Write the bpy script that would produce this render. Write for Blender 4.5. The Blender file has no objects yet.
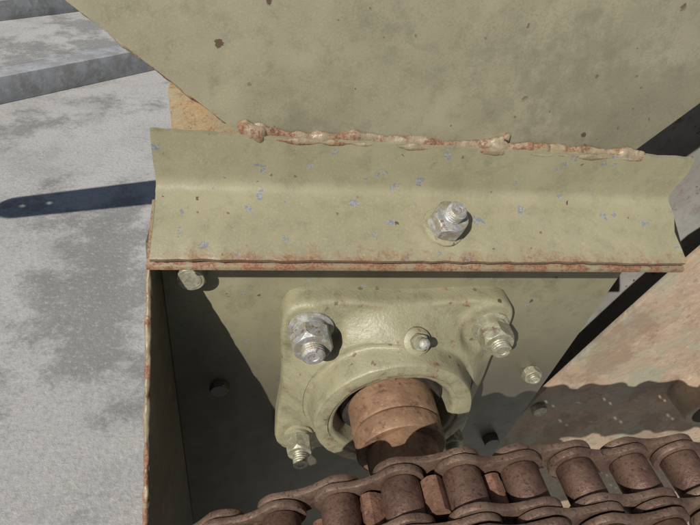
import bpy, bmesh, math, random
from mathutils import Vector, Matrix, noise
random.seed(7)
S=0.01
scn=bpy.context.scene
col=scn.collection
try:
    scn.view_settings.view_transform='Standard'; scn.view_settings.look='None'; scn.view_settings.exposure=0
except Exception: pass

# ------------------------------------------------------------------ materials
class NT:
    def __init__(s,name):
        s.m=bpy.data.materials.new(name); s.m.use_nodes=True
        s.t=s.m.node_tree; s.n=s.t.nodes; s.l=s.t.links
        s.n.clear()
        s.out=s.n.new("ShaderNodeOutputMaterial"); s.b=s.n.new("ShaderNodeBsdfPrincipled")
        s.l.new(s.b.outputs[0],s.out.inputs[0])
        tc=s.n.new("ShaderNodeTexCoord"); mp=s.n.new("ShaderNodeMapping"); mp.inputs['Scale'].default_value=(100,100,100)
        s.l.new(tc.outputs['Object'],mp.inputs[0]); s.co=mp.outputs[0]
    def setin(s,sock,v):
        if isinstance(v,bpy.types.NodeSocket): s.l.new(v,sock)
        elif isinstance(v,(tuple,list)) and len(v)==3 and sock.type=='RGBA': sock.default_value=(*v,1)
        else: sock.default_value=v
    def shift(s,c,off):
        a=s.n.new("ShaderNodeVectorMath"); a.operation='ADD'; a.inputs[1].default_value=off; s.l.new(c,a.inputs[0]); return a.outputs[0]
    def noise(s,scale,detail=3,rough=.6,off=None,out='Fac'):
        n=s.n.new("ShaderNodeTexNoise"); n.inputs['Scale'].default_value=scale; n.inputs['Detail'].default_value=detail
        n.inputs['Roughness'].default_value=rough
        c=s.co
        if off: c=s.shift(c,off)
        s.l.new(c,n.inputs['Vector']); return n.outputs[out]
    def voro(s,scale,out='Distance',off=None,warp=0):
        n=s.n.new("ShaderNodeTexVoronoi"); n.feature='F1'; n.inputs['Scale'].default_value=scale
        c=s.co
        if off: c=s.shift(c,off)
        if warp:
            if not hasattr(s,'wn'): s.wn=s.noise(2.6,2,.6,out='Color')
            m=s.n.new("ShaderNodeVectorMath"); m.operation='MULTIPLY_ADD'; m.inputs[1].default_value=(warp,)*3
            s.l.new(s.wn,m.inputs[0]); s.l.new(c,m.inputs[2]); c=m.outputs[0]
        s.l.new(c,n.inputs['Vector']); return n.outputs[out]
    def ramp(s,f,a,b,inv=False):
        r=s.n.new("ShaderNodeMapRange"); r.interpolation_type='SMOOTHSTEP'; s.l.new(f,r.inputs['Value'])
        r.inputs['From Min'].default_value=a; r.inputs['From Max'].default_value=b
        r.inputs['To Min'].default_value=1 if inv else 0; r.inputs['To Max'].default_value=0 if inv else 1
        return r.outputs[0]
    def math(s,op,a,b=0.0):
        m=s.n.new("ShaderNodeMath"); m.operation=op; s.setin(m.inputs[0],a); s.setin(m.inputs[1],b); return m.outputs[0]
    def mix(s,f,a,b):
        m=s.n.new("ShaderNodeMix"); m.data_type='RGBA'; s.setin(m.inputs[0],f); s.setin(m.inputs[6],a); s.setin(m.inputs[7],b); return m.outputs[2]
    def axis(s,k):
        x=s.n.new("ShaderNodeSeparateXYZ"); s.l.new(s.co,x.inputs[0]); return x.outputs[k]
    def bump(s,h,strength=.3,dist=.001,prev=None):
        b=s.n.new("ShaderNodeBump"); b.inputs['Strength'].default_value=strength; b.inputs['Distance'].default_value=dist
        s.l.new(h,b.inputs['Height'])
        if prev: s.l.new(prev,b.inputs['Normal'])
        return b.outputs[0]
    def fin(s,colr,rough=.5,metal=0.0,nrm=None,spec=.5):
        s.setin(s.b.inputs['Base Color'],colr); s.setin(s.b.inputs['Roughness'],rough); s.setin(s.b.inputs['Metallic'],metal)
        s.b.inputs['Specular IOR Level'].default_value=spec
        if nrm: s.l.new(nrm,s.b.inputs['Normal'])
        return s.m

def paint(name,c1,c2,speck=.2,rust=.66,chips=0.0,stain=None,edge=None,cast=0.0,dirt=.35,big=.13,lowshade=None,rb=.28):
    q=NT(name)
    base=q.mix(q.ramp(q.noise(.22,3),.3,.7),c1,c2)
    med=q.noise(1.3,5,.7,off=(31,5,2))
    base=q.mix(q.math('MULTIPLY',q.ramp(med,.46,.72),dirt),base,tuple(v*.55 for v in c2))
    fine=q.noise(9,2,.7,off=(3,9,1))
    base=q.mix(q.math('MULTIPLY',q.ramp(fine,.5,.72),.3),base,tuple(v*1.3 for v in c1))
    if stain:
        sn=q.noise(.10,5,.74,off=stain)
        base=q.mix(q.math('MULTIPLY',q.ramp(sn,.50,.58),.45),base,tuple(v*.62 for v in c2))
        base=q.mix(q.math('MULTIPLY',q.math('MULTIPLY',q.ramp(sn,.44,.5),q.ramp(fine,.5,.6)),.35),base,tuple(v*.6 for v in c2))
    rn=q.noise(.9,5,.76,off=(11,2,7))
    rp=q.ramp(rn,rust,rust+.04)
    rcol=q.mix(q.ramp(fine,.35,.65),(.15,.068,.038),(.25,.14,.08))
    d=q.math('ADD',q.voro(.55,warp=.4),q.math('MULTIPLY',fine,.10))
    sp=q.math('MULTIPLY',q.ramp(d,big*.85,big,True),q.ramp(q.noise(.16,1,off=(7,7,7)),.38,.44))
    d2=q.math('ADD',q.voro(1.2,warp=.3,off=(4,4,9)),q.math('MULTIPLY',fine,.12))
    sp2=q.math('MULTIPLY',q.ramp(d2,speck*.9,speck*1.05,True),q.ramp(q.noise(.45,2,off=(1,8,7)),.46,.52))
    c=q.mix(q.ramp(rn,rust-.07,rust+.0),base,q.mix(.35,base,(.22,.13,.08)))
    c=q.mix(rp,c,rcol)
    c=q.mix(q.math('MULTIPLY',sp,.92),c,(.085,.045,.03)); c=q.mix(q.math('MULTIPLY',sp2,.75),c,(.13,.075,.05))
    if chips>0:
        dc=q.math('ADD',q.voro(.95,warp=1.0,off=(2,6,3)),q.math('MULTIPLY',med,.35))
        ch=q.math('MULTIPLY',q.ramp(dc,chips+.16,chips+.185,True),q.ramp(q.noise(.4,1,off=(9,1,4)),.36,.42))
        c=q.mix(q.math('MULTIPLY',ch,.85),c,q.mix(q.ramp(fine,.45,.6),(.15,.17,.195),(.25,.265,.275)))
    if lowshade:  # deeper shade painted into the colour, fading out upward with a noisy edge
        shm=q.math('ADD',q.axis(2),q.math('MULTIPLY',q.math('SUBTRACT',med,.5),7))
        c=q.mix(q.math('MULTIPLY',q.ramp(shm,lowshade[0],lowshade[1],True),.75),c,(.05,.044,.034))
    if edge:
        k,lo,hi,inv=edge
        e=q.math('ADD',q.axis(k),q.math('MULTIPLY',q.math('SUBTRACT',med,.5),1.7))
        em=q.ramp(e,lo,hi,inv)
        c=q.mix(q.math('MULTIPLY',em,.85),c,rcol)
    n=q.bump(q.noise(.35,1),.5,.003)
    n=q.bump(q.noise(14 if not cast else 7,2,.65),.18+cast,.0004+cast*.001,n)
    rough=q.math('ADD',q.math('MULTIPLY',med,.3),rb)
    return q.fin(c,q.math('ADD',rough,q.math('MULTIPLY',rp,.35)),0,n,.5)

def rustmat(name,c1=(.15,.075,.05),c2=(.25,.14,.095),c3=(.07,.04,.03),rough=.6,metal=.25,paintmix=0,fine=6):
    q=NT(name)
    c=q.mix(q.ramp(q.noise(.8,5,.65),.35,.65),c1,c2)
    fn=q.noise(fine,4,.7,off=(2,3,4))
    c=q.mix(q.ramp(fn,.5,.72),c,c3)
    c=q.mix(q.math('MULTIPLY',q.ramp(q.noise(2.5,4,off=(8,1,1)),.58,.7),.45),c,tuple(min(.5,v*1.5) for v in c2))
    if paintmix:
        c=q.mix(q.math('MULTIPLY',q.ramp(q.noise(.22,6,.7,off=(14,3,8)),.47,.62),.8),c,(.25,.255,.19))
        c=q.mix(q.math('MULTIPLY',q.ramp(q.noise(.5,6,.7,off=(1,13,8)),.54,.68),.7),c,(.33,.23,.15))
        c=q.mix(q.math('MULTIPLY',q.ramp(q.noise(.14,6,.7,off=(21,3,8)),.5,.6),.6),c,(.19,.125,.085))
    n=q.bump(q.noise(fine*1.5,4,.7),.5,.0007); n=q.bump(q.noise(1.5,2),.35,.0012,n)
    return q.fin(c,q.math('ADD',q.math('MULTIPLY',fn,.3),rough-.15),metal,n,.4)

def zincmat(name,tint=(.44,.44,.42)):
    q=NT(name)
    a=q.noise(3,4,.65)
    c=q.mix(q.ramp(a,.35,.65),tint,tuple(v*.6 for v in tint))
    c=q.mix(q.ramp(q.noise(2.1,5,.7,off=(5,2,9)),.54,.64),c,(.22,.13,.08))
    c=q.mix(q.math('MULTIPLY',q.ramp(q.noise(1.6,4,.6,off=(1,2,19)),.50,.58),.75),c,(.27,.245,.16))
    n=q.bump(q.noise(9,3,.65),.4,.0006)
    return q.fin(c,q.math('ADD',q.math('MULTIPLY',a,.25),.33),.3,n,.5)

M_bar=paint("olive_paint_bar",(.285,.262,.168),(.238,.218,.136),speck=.155,rust=.70,chips=.175,edge=(2,13.15,13.85,True),big=.11,rb=.26)
M_hop=paint("olive_paint_hopper",(.295,.268,.185),(.25,.227,.154),speck=.15,rust=.79,stain=(3.3,1,6.2),dirt=.4,big=.142,rb=.30)
M_plate=paint("olive_paint_plate",(.235,.215,.136),(.19,.174,.109),speck=.155,rust=.71,chips=.10,dirt=.5,lowshade=(-1,9.5))  # lower part darkened in the colour as painted shade
M_cast=paint("olive_paint_casting",(.29,.268,.170),(.24,.222,.136),speck=.21,rust=.635,cast=.25,dirt=.55,rb=.32,big=.14)
M_weld=paint("olive_paint_weld",(.30,.262,.175),(.25,.19,.12),speck=.2,rust=.51,cast=.3,dirt=.7)
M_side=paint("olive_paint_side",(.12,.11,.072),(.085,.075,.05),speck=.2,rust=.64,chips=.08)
M_edge=paint("rusty_paint_edge",(.26,.23,.15),(.21,.16,.10),speck=.2,rust=.48)
M_rear=paint("rear_paint",(.30,.29,.26),(.22,.21,.19),speck=.2,rust=.62)
M_rust=rustmat("rusty_steel")
M_chain=rustmat("rusty_chain",(.105,.058,.043),(.165,.10,.074),(.045,.028,.022),.46,.4)
M_chainpl=rustmat("rusty_chain_plate",(.125,.076,.056),(.205,.138,.102),(.055,.036,.028),.48,.4)
M_shaft=rustmat("rusty_shaft",(.20,.112,.066),(.265,.165,.10),(.10,.056,.037),.6,.2,fine=2.2)
M_guard=rustmat("rusty_guard",(.30,.22,.155),(.36,.275,.20),(.24,.16,.108),.7,0,paintmix=1,fine=2)
M_ochre=rustmat("ochre_rust",(.36,.24,.12),(.30,.25,.16),(.22,.115,.055),.7,0)
M_zinc=zincmat("zinc_plate")
M_zincy=zincmat("zinc_plate_yellowed",(.41,.395,.295))
M_seal=rustmat("dark_seal",(.02,.018,.015),(.05,.035,.025),(.012,.01,.01),.7,0)

def concrete():
    q=NT("concrete")
    c=q.mix(q.ramp(q.noise(.012,3,.6),.3,.7),(.46,.446,.425),(.385,.373,.354))
    st=q.noise(.05,7,.72,off=(40,12,0))
    c=q.mix(q.math('MULTIPLY',q.ramp(st,.46,.64),.5),c,(.26,.253,.24))
    c=q.mix(q.math('MULTIPLY',q.ramp(q.noise(.020,7,.76,off=(12,80,0)),.50,.60),.66),c,(.165,.161,.155))
    sp=q.noise(1.0,5,.75)
    c=q.mix(q.math('MULTIPLY',q.ramp(sp,.5,.66),.45),c,(.21,.206,.197))
    c=q.mix(q.math('MULTIPLY',q.ramp(sp,.36,.46,True),.35),c,(.54,.53,.51))
    n=q.bump(sp,.5,.004)
    return q.fin(c,.85,0,n,.3)
M_conc=concrete()
def galv():
    q=NT("galvanised_steel")
    v=q.voro(.45,out='Color',warp=1.2)
    sx=q.n.new("ShaderNodeSeparateColor"); q.l.new(v,sx.inputs[0])
    c=q.mix(sx.outputs[0],(.37,.375,.385),(.46,.465,.475))
    c=q.mix(q.math('MULTIPLY',q.ramp(q.noise(.12,6,.75),.46,.6),.75),c,(.28,.27,.25))
    return q.fin(c,.5,.1,q.bump(q.noise(.4,2),.3,.003))
M_galv=galv()

# ------------------------------------------------------------------ helpers
def top(name,loc=(0,0,0)):
    e=bpy.data.objects.new(name,None); e.location=Vector(loc)*S; e.empty_display_size=.02; col.objects.link(e); return e
def mk(name,verts,faces,mat,parent=None,smooth=True,ang=35,bevel=0,seg=2):
    me=bpy.data.meshes.new(name); me.from_pydata([Vector(v)*S for v in verts],[],faces); 
    bm=bmesh.new(); bm.from_mesh(me)
    bmesh.ops.remove_doubles(bm,verts=bm.verts,dist=1e-7)
    bmesh.ops.recalc_face_normals(bm,faces=bm.faces)
    if bevel:
        es=[e for e in bm.edges if len(e.link_faces)==2 and e.calc_face_angle(0)>math.radians(35)]
        bmesh.ops.bevel(bm,geom=es,offset=bevel*S,segments=seg,profile=.6,affect='EDGES',clamp_overlap=True)
    bm.to_mesh(me); bm.free()
    if smooth:
        for p in me.polygons: p.use_smooth=True
        me.set_sharp_from_angle(angle=math.radians(ang))
    me.materials.append(mat)
    o=bpy.data.objects.new(name,me); col.objects.link(o)
    if parent:
        o.parent=parent; o.matrix_parent_inverse=Matrix.Translation(-parent.location)
    return o
def V(*a): return Vector(a)
def frame(axis):
    a=Vector(axis).normalized(); t=V(1,0,0) if abs(a.x)<.8 else V(0,0,1)
    u=(t-a*t.dot(a)).normalized(); return u,a.cross(u),a
def lathe(name,c,axis,prof,mat,parent,n=48,rot=0,bevel=0,ang=35,rf=None):
    u,v,a=frame(axis); c=Vector(c); vs=[];fs=[]
    for r,h in prof:
        for i in range(n):
            t=2*math.pi*i/n+rot; k=rf(t,h) if rf else 1
            vs.append(c+a*h+(u*math.cos(t)+v*math.sin(t))*r*k)
    for j in range(len(prof)-1):
        for i in range(n):
            fs.append((j*n+i,j*n+(i+1)%n,(j+1)*n+(i+1)%n,(j+1)*n+i))
    fs.append(tuple(range(n))); fs.append(tuple(range((len(prof)-1)*n,len(prof)*n)))
    return mk(name,vs,fs,mat,parent,bevel=bevel,ang=ang)
def prism(name,pts,axis,a,b,mat,parent,bevel=0,smooth=True,seg=2,ang=35):
    def P(p,t):
        if axis=='x': return (t,p[0],p[1])
        if axis=='y': return (p[0],t,p[1])
        return (p[0],p[1],t)
    n=len(pts); vs=[P(p,a) for p in pts]+[P(p,b) for p in pts]
    fs=[tuple(range(n)),tuple(range(n,2*n))]+[(i,(i+1)%n,n+(i+1)%n,n+i) for i in range(n)]
    return mk(name,vs,fs,mat,parent,smooth,ang,bevel,seg)
def hexprof(name,c,axis,af,h,mat,parent,rot=0,h0=0):
    u,v,a=frame(axis); c=Vector(c); n=48; R=af/2/math.cos(math.pi/6)
    def hr(t):
        tt=(t+math.pi/6)%(math.pi/3)-math.pi/6
        return (af/2)/math.cos(tt)
    vs=[];fs=[];rings=[]
    def ring(fn):
        s0=len(vs)
        for i in range(n):
            t=2*math.pi*i/n; r,hh=fn(t)
            vs.append(c+a*(h0+hh)+(u*math.cos(t+rot)+v*math.sin(t+rot))*r)
        rings.append(s0)
    ch=.14*af
    ring(lambda t:(min(hr(t),af/2*.99),0))
    ring(lambda t:(hr(t),ch*((hr(t)-af/2)/(R-af/2))*.6+.01))
    ring(lambda t:(hr(t),h-ch*((hr(t)-af/2)/(R-af/2))-.01))
    ring(lambda t:(af/2*.98,h))
    for j in range(3):
        for i in range(n):
            fs.append((rings[j]+i,rings[j]+(i+1)%n,rings[j+1]+(i+1)%n,rings[j+1]+i))
    fs.append(tuple(range(n))); fs.append(tuple(range(rings[3],rings[3]+n)))
    return mk(name,vs,fs,mat,parent,ang=22)
def stud(name,c,axis,r,h0,h1,mat,parent):
    prof=[(r,h0)]; h=h0
    p=.15
    while h<h1-.15:
        prof+= [(r,h+.02),(r*.9,h+p/2),(r,h+p)]; h+=p
    prof+=[(r*.8,h1),(r*.45,h1),(r*.4,h1-.03)]
    return lathe(name,c,axis,prof,mat,parent,n=32,ang=25)
def nutbolt(pre,c,axis,af,nh,sl,parent,mat=None,mat2=None,rot=0,washer=1):
    mat=mat or M_zinc; mat2=mat2 or mat; h=0
    if washer:
        lathe(pre+"washer",c,axis,[(af*.62,0),(af*.64,.03),(af*.64,.16),(af*.60,.2)],mat2,parent,n=40); h=.2
        lathe(pre+"spring_washer",c,axis,[(af*.5,.2),(af*.52,.22),(af*.52,.42),(af*.49,.44)],mat,parent,n=40); h=.44
    hexprof(pre+"nut",c,axis,af,nh,mat,parent,rot=rot,h0=h)
    stud(pre+"stud",c,axis,af*.31,h,h+nh+sl,mat,parent)
def bead(name,pts,rad,mat,parent,seed=0,n=14,step=.07,sy=1.0,amp=.35):
    P=[Vector(p) for p in pts]; L=[0]
    for a,b in zip(P,P[1:]): L.append(L[-1]+(b-a).length)
    N=int(L[-1]/step); vs=[];fs=[]
    for i in range(N+1):
        s=L[-1]*i/N; k=max(j for j in range(len(P)-1) if L[j]<=s+1e-6); t=(s-L[k])/(L[k+1]-L[k])
        c=P[k].lerp(P[k+1],t); d=(P[k+1]-P[k]).normalized(); u,v,a=frame(d)
        r=rad*(1+amp*noise.noise(V(s*.8,seed,0))*1.8+.2*noise.noise(V(s*3.0,seed,4)))
        r*=min(1,.25+i/5,.25+(N-i)/5)
        c=c+V(0,0,1)*noise.noise(V(s*.5,seed+5,2))*rad*.8
        for q in range(n):
            th=2*math.pi*q/n
            w=(u*math.cos(th)+v*math.sin(th)); w=V(w.x,w.y*sy,w.z)
            rr=r*(1+.45*noise.noise(V(s*1.9,math.cos(th)*1.3+seed,math.sin(th)*1.3)))
            vs.append(c+w*rr)
    for i in range(N):
        for q in range(n): fs.append((i*n+q,i*n+(q+1)%n,(i+1)*n+(q+1)%n,(i+1)*n+q))
    fs.append(tuple(range(n))); fs.append(tuple(range(N*n,N*n+n)))
    return mk(name,vs,fs,mat,parent,ang=80)

# ------------------------------------------------------------------ angle bar
bar=top("steel_angle_bar",(0,-1,15))
def barprofile(th=.28):
    bend=[]
    P0=V(-.12,17.65); C=V(.05,15.15); P1=V(-3.0,13.5)
    d0=(P0-C).normalized(); d1=(P1-C).normalized(); r=.45
    for i in range(9):
        t=i/8; a=C+d0*r*(1-t); b=C+d1*r*t
        bend.append(a*(1-t)+b*t)
    path=[P0,C+d0*1.8,C+d0*.9]+bend+[C+d1*.9,C+d1*1.8,P1-d1*.10,P1-V(0,.06)]
    back=[]
    for i,p in enumerate(path):
        q0=path[max(0,i-1)]; q1=path[min(len(path)-1,i+1)]; d=(q1-q0).normalized()
        nn=V(-d.y,d.x)
        if nn.x<0: nn=-nn
        if i>=len(path)-2: nn=V(.5,-.85)
        back.append(p+nn*th)
    return path,back
path,back=barprofile()
NX=120; vs=[];fs=[]
loop=path+back[::-1]; n=len(loop)
for j in range(NX+1):
    x=-13.75+25.35*j/NX
    for k,p in enumerate(loop):
        y,z=p
        w=noise.noise(V(x*.25,z*.2,3))*.09
        e=noise.noise(V(x*1.5,z*.2,9))*.07+noise.noise(V(x*4.5,z*.2,19))*.03
        if k in(0,n-1): z+=e+noise.noise(V(x*.4,1,1))*.08
        if k in(len(path)-1,len(path),len(path)-2): y+=e; z+=w*.6
        xx=x
        if j==0: xx+= .14*noise.noise(V(y*2,z*2,5))
        if j==NX: xx+= .3*noise.noise(V(y*.8,z*.8,15))
        vs.append((xx,y+w*.5,z))
for j in range(NX):
    for k in range(n):
        fs.append((j*n+k,j*n+(k+1)%n,(j+1)*n+(k+1)%n,(j+1)*n+k))
fs.append(tuple(range(n))); fs.append(tuple(range(NX*n,NX*n+n)))
mk("angle_section",vs,fs,M_bar,bar,ang=45,bevel=0)
ax=V(.10,-.447,.894).normalized()
bc=V(-.98,-1.55,14.32)
lathe("washer",bc,ax,[(.98,0),(1.02,.03),(1.0,.12),(.92,.15)],M_cast,bar,n=40)
hexprof("nut",bc,ax,1.55,.9,M_zinc,bar,rot=.4,h0=.15)
stud("stud",bc,ax,.45,.2,1.65,M_zinc,bar)

# ------------------------------------------------------------------ mounting plate
plate=top("mounting_plate",(-1,0,0))
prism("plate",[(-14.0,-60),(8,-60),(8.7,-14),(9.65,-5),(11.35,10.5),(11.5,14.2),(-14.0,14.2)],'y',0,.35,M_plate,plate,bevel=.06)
prism("lip",[(0,14.4),(-2.85,12.93),(-2.85,12.72),(0,14.15)],'x',-14.0,11.9,M_edge,plate,bevel=.04)
hexprof("hex_head",(-12.55,0,10.35),(0,-1,0),1.3,.75,M_zincy,plate,rot=.2)
lathe("hex_head_rim",(-12.55,0,10.35),(0,-1,0),[(.5,.4),(.5,.78),(.4,.78)],M_zincy,plate,n=24)
hexprof("hex_head_2",(8.7,0,1.7),(0,-1,0),1.15,.55,M_zincy,plate,rot=.1)
stud("hex_stud_2",(8.7,0,1.7),(0,-1,0),.36,.5,.85,M_zincy,plate)
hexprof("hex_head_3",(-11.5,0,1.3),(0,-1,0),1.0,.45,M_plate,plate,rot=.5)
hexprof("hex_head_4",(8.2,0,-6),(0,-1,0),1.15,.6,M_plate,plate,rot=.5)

# ------------------------------------------------------------------ side panel
side=top("side_panel",(-14.2,-5,0))
yz=[]
for i in range(65):
    t=i/64; yy=-1.4-16*t; zz=12.2-8.9/7.6*16*t
    yz.append((yy+.12*noise.noise(V(i*.8,0,0)),zz))
yz=[(2,12.9),(-1.2,12.9)]+yz+[(-17.4,-60),(2,-60)]
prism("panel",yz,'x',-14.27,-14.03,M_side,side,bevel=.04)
bead("rolled_edge",[(-14.15,-1.4,12.2),(-14.15,-17.4,12.2-8.9/7.6*16)],.13,M_edge,side,41,sy=1,amp=.25)

# ------------------------------------------------------------------ hopper
hop=top("hopper",(-4,10,26))
def hx(z): return (-10.6-1.27*(z-17.9), 8.5+.83*(z-17.9))
zt=36
l0,r0=hx(16.5); l1,r1=hx(zt)
prism("front_sheet",[(l0,16.5),(r0,16.5),(r1,zt),(l1,zt)],'y',.20,.50,M_hop,hop,bevel=.05)
prism("left_sheet",[(l0,16.5),(l1,zt),(l1+.35,zt),(l0+.35,16.5)],'y',.52,26,M_hop,hop)
prism("right_sheet",[(r0,16.5),(r1,zt),(r1-.35,zt),(r0-.35,16.5)],'y',.52,26,M_hop,hop)
prism("back_sheet",[(l0,16.5),(r0,16.5),(r1,zt),(l1,zt)],'y',26.02,26.3,M_hop,hop)
bead("weld_bead",[(-10.2,.12,17.74),(-6,.12,17.68),(-2,.12,17.68),(3,.12,17.64),(8.7,.12,17.64)],.24,M_weld,hop,1,sy=.5,amp=.5)
bead("weld_bead_lower",[(-9.6,-.08,17.56),(-3,-.08,17.54),(3,-.08,17.52),(8.9,-.08,17.5)],.09,M_weld,hop,31,sy=.6,amp=.9)
bead("weld_left_blob",[(-10.3,.12,18.05),(-9.7,.05,17.9),(-9.0,.1,17.65)],.32,M_weld,hop,4,sy=.6,amp=.6)
bead("weld_mid_blob",[(.0,.12,17.6),(1.0,.08,17.85),(1.5,.1,18.1),(1.7,.12,18.35)],.28,M_weld,hop,8,sy=.6,amp=.4)
bead("weld_mid_blob_2",[(.7,.1,17.7),(2.4,.08,17.75),(4.0,.1,17.65)],.28,M_weld,hop,12,sy=.6,amp=.6)
bead("weld_right_blob",[(7.3,.1,17.65),(8.2,.06,17.6),(9.0,.1,17.6)],.28,M_weld,hop,15,sy=.6,amp=.6)
bead("edge_bead_left",[(hx(17.9)[0],.5,17.9),(hx(30)[0],.5,30)],.12,M_weld,hop,20,amp=.6)
bead("edge_bead_right",[(hx(17.9)[1],.5,17.9),(hx(30)[1],.5,30)],.10,M_weld,hop,22,amp=.6)

# ------------------------------------------------------------------ support post behind the hopper corner
post=top("support_post",(-11.3,3.5,-20))
prism("post_section",[(-13.3,2.6),(-8.5,2.6),(-8.5,3.0),(-12.9,3.0),(-12.9,8),(-13.3,8)],'z',-60,18.4,M_ochre,post,bevel=.04)

# ------------------------------------------------------------------ flange bearing
brg=top("flange_bearing",(-1.7,-1.5,2.5))
BX,BZ=-1.65,2.55
holes=[(-4.95,4.95),(5.2,4.95),(-5.0,-4.6),(5.0,-4.8)]
def sst(a,b,x):
    t=max(0,min(1,(x-a)/(b-a))); return t*t*(3-2*t)
def Rb(t):
    c,s=abs(math.cos(t)),abs(math.sin(t)); e=11.0
    r=1/((c/6.5)**e+(s/6.8)**e)**(1/e)
    w=1-.04*math.cos(2*t)**2*1.0
    return r*w
def hgt(x,z):
    r=math.hypot(x,z); h=1.15
    h+=1.15*sst(6.7,4.7,r)
    a=math.atan2(z,x)
    h+=.55*math.exp(-((a-math.pi/2-.0)/.33)**2)*sst(6.6,4.9,r)
    for hxh,hz in holes:
        d=math.hypot(x-hxh,z-hz); k=sst(1.9,1.5,d); h=h*(1-k)+1.33*k
    h+=(3.75-h)*sst(4.85,4.5,r)
    return h
N=200; vs=[];fs=[]; rings=[]
inner=[(3.0,1.6),(3.2,2.6),(3.38,3.3),(3.46,3.56),(3.56,3.62)]
for r,h in inner:
    rings.append([(BX+r*math.cos(2*math.pi*i/N),-h,BZ+r*math.sin(2*math.pi*i/N)) for i in range(N)])
for r in [3.68,3.74,3.8,4.0,4.2,4.35,4.45,4.5,4.55,4.6,4.65,4.7,4.75,4.8,4.85,4.95,5.05]:
    dz=.0 if r>3.75 else .1
    rings.append([(BX+r*math.cos(2*math.pi*i/N),-(hgt(r*math.cos(2*math.pi*i/N),r*math.sin(2*math.pi*i/N))-dz-(.06*sst(4.2,4.5,r))),BZ+r*math.sin(2*math.pi*i/N)) for i in range(N)])
K=30
for k in range(1,K+1):
    f=k/K; rg=[]
    for i in range(N):
        t=2*math.pi*i/N; R=Rb(t)-.22; r=5.05+(R-5.05)*f
        x,z=r*math.cos(t),r*math.sin(t); rg.append((BX+x,-hgt(x,z),BZ+z))
    rings.append(rg)
for dr,k in [(.10,.03),(.16,.09),(.21,.2),(.22,.4)]:
    rg=[]
    for i in range(N):
        t=2*math.pi*i/N; R=Rb(t)-.22+dr; x,z=R*math.cos(t),R*math.sin(t)
        rg.append((BX+x,-(hgt(x,z)-k),BZ+z))
    rings.append(rg)
rings.append([(BX+Rb(2*math.pi*i/N)*math.cos(2*math.pi*i/N),0.0,BZ+Rb(2*math.pi*i/N)*math.sin(2*math.pi*i/N)) for i in range(N)])
for rg in rings:
    for v in rg:
        b=.06*noise.noise(V(v[0]*.8,v[1]*.8,v[2]*.8))+.03*noise.noise(V(v[0]*2.4,v[1]*2.4,v[2]*2.4))
        vs.append((v[0]+b*.5,v[1]+(b if v[1]<-.01 else 0),v[2]+b*.5))
for j in range(len(rings)-1):
    for i in range(N): fs.append((j*N+i,j*N+(i+1)%N,(j+1)*N+(i+1)%N,(j+1)*N+i))
mk("housing",vs,fs,M_cast,brg,ang=60)
Y=(0,-1,0)
lathe("seal",(BX,0,BZ),Y,[(3.2,1.0),(3.14,2.5),(2.9,2.75),(2.6,2.7),(2.4,2.9)],M_seal,brg,n=64)
lathe("inner_ring",(BX,0,BZ),Y,[(2.5,2.0),(2.5,4.45),(2.42,4.58),(1.9,4.6)],M_shaft,brg,n=64)
mats=[(M_zinc,M_zinc),(M_zincy,M_zincy),(M_zincy,M_cast),(M_zincy,M_cast)]
sl=[.55,.5,.75,.4]; rots=[.35,.1,.25,0]; af=[1.95,1.65,1.45,1.5]
for i,(a,b) in enumerate(holes):
    nutbolt("bolt_%d_"%(i+1),(BX+a,-1.31,BZ+b),Y,af[i],1.05,sl[i],brg,mats[i][0],mats[i][1],rots[i])
gc=V(BX+.55,-2.75,BZ+5.3); ga=V(.02,-.75,.66).normalized()
hexprof("nipple_hex",gc,ga,.85,.45,M_zincy,brg,rot=.3)
lathe("nipple_tip",gc,ga,[(.34,.4),(.26,.6),(.2,.72),(.29,.86),(.29,1.0),(.18,1.12),(.07,1.15)],M_zinc,brg,n=28)
lathe("nipple_boss",gc-ga*.35,ga,[(.8,0),(.74,.22),(.58,.32)],M_cast,brg,n=36)

# ------------------------------------------------------------------ shaft
shf=top("drive_shaft",(BX,-8,BZ))
lathe("shaft",(BX,0,BZ),Y,[(1.95,-12),(1.95,8.0),(1.95,17.6),(1.8,17.8)],M_shaft,shf,n=72)
prism("key",[(BX-.45,BZ+1.7),(BX+.45,BZ+1.7),(BX+.45,BZ+2.25),(BX-.45,BZ+2.25)],'y',-9.4,-16.8,M_guard,shf,bevel=.06)
lathe("collar",(BX,0,BZ),Y,[(2.0,4.62),(2.4,4.64),(2.45,4.7),(2.45,5.7),(2.38,5.8),(1.9,5.82)],M_shaft,shf,n=72)

# ------------------------------------------------------------------ sprockets and chain
p=2.54; T=14; R=p/2/math.sin(math.pi/T)
CY=-11.15
ROW=2.75
phi=math.radians(25)
cm=V(BX,BZ); nu=V(math.cos(math.pi/2+phi),math.sin(math.pi/2+phi)); du=V(-math.cos(phi),-math.sin(phi))
T2=7; ri=p/2/math.sin(math.pi/T2)
ci=cm+nu*(R-ri)+du*8.0
Dv=(ci-cm).normalized(); nl=2*Dv*(nu.dot(Dv))-nu
a_up=math.atan2(nu.y,nu.x); a_low=math.atan2(nl.y,nl.x)%(2*math.pi)
def chord_arc(c,r,a0,a1):
    out=[];m=max(2,int((a1-a0)/math.radians(2)))
    for i in range(m+1):
        a=a0+(a1-a0)*i/m; out.append(c+V(math.cos(a),math.sin(a))*r)
    return out
route=[V(BX+p*16,BZ+R)]+chord_arc(cm,R,math.pi/2,a_up)+chord_arc(ci,ri,a_up,a_low)+chord_arc(cm,R,a_low,1.5*math.pi)+[V(BX+p*16,BZ-R-.8)]
Ls=[0]
for a,b in zip(route,route[1:]): Ls.append(Ls[-1]+(b-a).length)
def at(s):
    for j in range(len(route)-1):
        if Ls[j+1]>=s: return route[j].lerp(route[j+1],(s-Ls[j])/max(1e-9,Ls[j+1]-Ls[j]))
    return route[-1]
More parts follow.
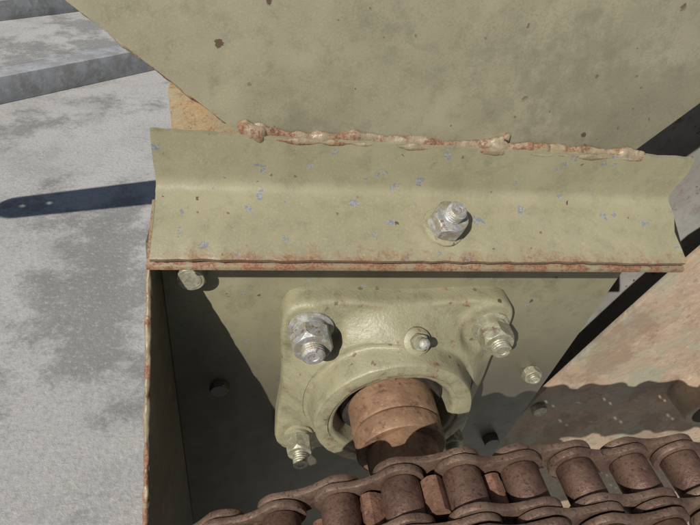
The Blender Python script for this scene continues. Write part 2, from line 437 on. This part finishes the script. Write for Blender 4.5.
pins=[]; s_=p*16-(.35)-p*15
while s_<Ls[-1]-.1:
    P=at(s_).copy()
    if s_<p*14: P.y+=.06*noise.noise(V(s_*.3,0,0))
    pins.append(P); s_+=p
k0=min(range(len(pins)//2),key=lambda i:abs(pins[i].x-BX)+abs(pins[i].y-BZ-R)*2)
spr=top("chain_sprocket",(BX,CY,BZ))
def toothed(name,c,T_,r0,ph0,yc,th,parent):
    pts=[]; M=T_*16
    for i in range(M):
        t=2*math.pi*i/M+ph0
        ph=((i/16.0)%1.0); d=min(ph,1-ph)*2
        r=r0-.84+1.3*sst(.15,.95,d)
        pts.append((c.x+r*math.cos(t),c.y+r*math.sin(t)))
    prism(name,pts,'y',yc-th/2,yc+th/2,M_rust,parent,bevel=0,ang=30)
ph0=math.atan2(pins[k0].y-BZ,pins[k0].x-BX)
toothed("tooth_disc",cm,T,R,ph0,CY,1.35,spr); toothed("tooth_disc_2",cm,T,R,ph0,CY-ROW,1.35,spr)
lathe("hub",(BX,0,BZ),Y,[(2.9,9.9),(2.95,10.0),(2.95,16.6),(2.85,16.7)],M_rust,spr,n=64)
ks=min(range(len(pins)),key=lambda i:(pins[i]-(ci-V(ri,0))).length)
idl=top("chain_sprocket",(ci.x,CY,ci.y))
phi0=math.atan2(pins[ks].y-ci.y,pins[ks].x-ci.x)
toothed("tooth_disc",ci,T2,ri,phi0,CY,1.35,idl); toothed("tooth_disc_2",ci,T2,ri,phi0,CY-ROW,1.35,idl)
lathe("axle",(ci.x,0,ci.y),Y,[(.9,11.0),(.9,16.6),(.8,16.7)],M_rust,idl,n=32)
prism("tension_arm",[(ci.x-1,ci.y+1),(ci.x+1,ci.y+1),(ci.x+1.2,-60),(ci.x-1.2,-60)],'y',-15.8,-16.4,M_rust,idl,bevel=.1)

chn=top("roller_chain",(5,CY,BZ+R))
def linkplate(name,a,b,yc,th,rr,waist,mat):
    d=(b-a); L=d.length; ang=math.atan2(d.y,d.x); pts=[]
    m=14
    for i in range(m+1):
        t=math.pi/2+math.pi*i/m; pts.append((rr*math.cos(t),rr*math.sin(t)))
    for i in range(1,8):
        x=L*i/8; pts.append((x,-(rr-(rr-waist)*math.sin(math.pi*i/8)**1.3)))
    for i in range(m+1):
        t=-math.pi/2+math.pi*i/m; pts.append((L+rr*math.cos(t),rr*math.sin(t)))
    for i in range(7,0,-1):
        x=L*i/8; pts.append((x,(rr-(rr-waist)*math.sin(math.pi*i/8)**1.3)))
    c,s=math.cos(ang),math.sin(ang)
    pts=[(a.x+x*c-z*s,a.y+x*s+z*c) for x,z in pts]
    return prism(name,pts,'y',yc-th/2,yc+th/2,mat,chn,bevel=.07,seg=2,ang=30)
for i,P in enumerate(pins):
    c3=(P.x,0,P.y)
    lathe("pin_%d"%i,c3,Y,[(.36,-(CY)-1.64),(.41,-(CY)-1.56),(.41,-(CY)+ROW+1.56),(.36,-(CY)+ROW+1.64)],M_chainpl,chn,n=24)
    for rw in range(2):
        y0=-(CY)+ROW*rw; r=.79+.01*random.random(); hh=.80
        lathe("roller_%d_%d"%(i,rw),c3,Y,[(r-.12,y0-hh),(r-.03,y0-hh+.01),(r,y0-hh+.07),(r,y0+hh-.07),(r-.03,y0+hh-.01),(r-.12,y0+hh)],M_chain,chn,n=36)
for i in range(len(pins)-1):
    a,b=pins[i],pins[i+1]
    j=V(0,random.uniform(-.03,.03))
    for rw in range(2):
        yc=CY-ROW*rw
        off=(.98 if i%2==0 else 1.34)
        for sgn in(-1,1):
            if i%2==1 and rw==1 and sgn==1: continue
            linkplate("plate_%d_%d_%d"%(i,rw,sgn),a+j,b+j,yc+sgn*off,.30,(1.04 if i%2==0 else .98),.70,M_chainpl)

# ------------------------------------------------------------------ right-hand rusty guard and rear panel
grd=top("rusty_guard_plate",(20,1.5,0))
pts=[(10.8,-9),(12.2,-3.4),(15.0,3.9),(16.9,8.6),(19.6,14.5),(30,27),(55,27),(55,-60),(10.9,-60)]
prism("plate",pts,'y',1.8,2.2,M_guard,grd,bevel=.08)
hexprof("hex_head",(12.6,1.8,-5.0),Y,1.1,.5,M_zincy,grd,rot=.4)
lathe("pipe_stub",(25.2,1.8,-3.2),Y,[(1.7,0),(1.7,2.4),(1.6,2.5),(1.25,2.5),(1.2,.4)],M_guard,grd,n=40)
rear=top("rear_panel",(25,12,-20))
prism("panel",[(6,-60),(60,-60),(60,17.5),(6,17.5)],'y',12,12.4,M_rear,rear,bevel=.1)

# ------------------------------------------------------------------ ground & background
GZ=-60
g=mk("concrete_ground",[(-60000,-60000,GZ),(60000,-60000,GZ),(60000,60000,GZ),(-60000,60000,GZ)],[(0,1,2,3)],M_conc,None,smooth=False)

def channel(name,a,b,h,w,mat):
    a=V(*a);b=V(*b); d=(b-a).normalized(); nrm=V(-d.y,d.x)
    e=top(name,((a.x+b.x)/2,(a.y+b.y)/2,GZ))
    def bx(nm,o0,o1,z0,z1):
        A=[a+nrm*o0,b+nrm*o0,b+nrm*o1,a+nrm*o1]
        vs=[(q.x,q.y,z0) for q in A]+[(q.x,q.y,z1) for q in A]
        mk(nm,vs,[(0,1,2,3),(4,5,6,7),(0,1,5,4),(1,2,6,5),(2,3,7,6),(3,0,4,7)],mat,e,bevel=.25)
    bx("web",0,.8,GZ+.1,GZ+h)
    bx("flange",.82,w,GZ+h-.9,GZ+h-.05)
    bx("foot",.82,w,GZ+.15,GZ+1.0)
    bx("rear_web",w+.02,w+.8,GZ+.1,GZ+h)
channel("galvanised_channel",(-190,86),(20,292),9.5,9,M_galv)
channel("galvanised_channel",(-260,146),(10,410),9,30,M_galv)

# invented stand out of view, its drilled arm added to shadow the concrete
st=top("shadow_stand",(-122,48,GZ))
s=V(.85,1,-1)
kk=58
A=V(-72.5,110.5,GZ)-s*kk; B=V(-22,125.5,GZ)-s*kk
d=(B-A); d.z=0; L=d.length; d.normalize(); nn=V(-d.y,d.x,0)
out=[]
wd=6.2
for i in range(13):
    t=math.pi/2+math.pi*i/12; out.append((wd*.75*math.cos(t),wd*math.sin(t)*.82))
out+=[(L,-wd*1.15),(L,wd*1.15)]
cu=bpy.data.curves.new("tmp",'CURVE'); cu.dimensions='2D'; cu.fill_mode='BOTH'; cu.extrude=.3*S
def spl(pts):
    sp=cu.splines.new('POLY'); sp.points.add(len(pts)-1); sp.use_cyclic_u=True
    for q,w in zip(sp.points,pts): q.co=(w[0]*S,w[1]*S,0,1)
spl(out)
for cx in(1.6,8.2): spl([(cx+.85*math.cos(-2*math.pi*i/20),.85*math.sin(-2*math.pi*i/20)+.3) for i in range(20)])
tmp=bpy.data.objects.new("tmp",cu); col.objects.link(tmp)
dg=bpy.context.evaluated_depsgraph_get()
me=bpy.data.meshes.new_from_object(tmp.evaluated_get(dg)); me.name="drilled_shadow_arm"
bpy.data.objects.remove(tmp)
Mx=Matrix(((d.x,nn.x,0,A.x*S),(d.y,nn.y,0,A.y*S),(0,0,1,A.z*S),(0,0,0,1)))
me.transform(Mx); me.materials.clear(); me.materials.append(M_galv)
o=bpy.data.objects.new("drilled_shadow_arm",me); col.objects.link(o); o.parent=st; o.matrix_parent_inverse=Matrix.Translation(-st.location)
pc=A-d*5.5
prism("post",[(pc.x-1.2,pc.y-1.2),(pc.x+1.2,pc.y-1.2),(pc.x+1.2,pc.y+1.2),(pc.x-1.2,pc.y+1.2)],'z',GZ+.5,A.z+1,M_galv,st,bevel=.2)
prism("base",[(pc.x-10,pc.y-10),(pc.x+10,pc.y-10),(pc.x+10,pc.y+10),(pc.x-10,pc.y+10)],'z',GZ,GZ+.5,M_galv,st)

# ------------------------------------------------------------------ light, world, camera
sd=V(.85,1,-1).normalized()
li=bpy.data.lights.new("sun",'SUN'); li.energy=5.0; li.angle=math.radians(.5); li.color=(1,.965,.90)
lo=bpy.data.objects.new("sun",li); col.objects.link(lo); lo.rotation_euler=sd.to_track_quat('-Z','Y').to_euler(); lo.location=(-2,-2,3)
w=bpy.data.worlds.new("World"); scn.world=w; w.use_nodes=True
nt=w.node_tree; bg=nt.nodes['Background']; sky=nt.nodes.new("ShaderNodeTexSky"); sky.sky_type='NISHITA'; sky.sun_disc=False
sky.sun_elevation=math.asin(-sd.z); sky.sun_rotation=math.atan2(-sd.x,-sd.y)
nt.links.new(sky.outputs[0],bg.inputs[0]); bg.inputs[1].default_value=.05
ca=bpy.data.cameras.new("camera"); ca.sensor_width=36; ca.lens=27; ca.clip_start=.005; ca.clip_end=2000
co=bpy.data.objects.new("camera",ca); col.objects.link(co)
r=V(.9824,-.1402,.1234); u=V(-.0078,.6293,.7771); f=V(.1866,.7644,-.6171); C=V(-9.74,-20.58,27.53)*S
co.matrix_world=Matrix(((r.x,u.x,-f.x,C.x),(r.y,u.y,-f.y,C.y),(r.z,u.z,-f.z,C.z),(0,0,0,1)))
scn.camera=co
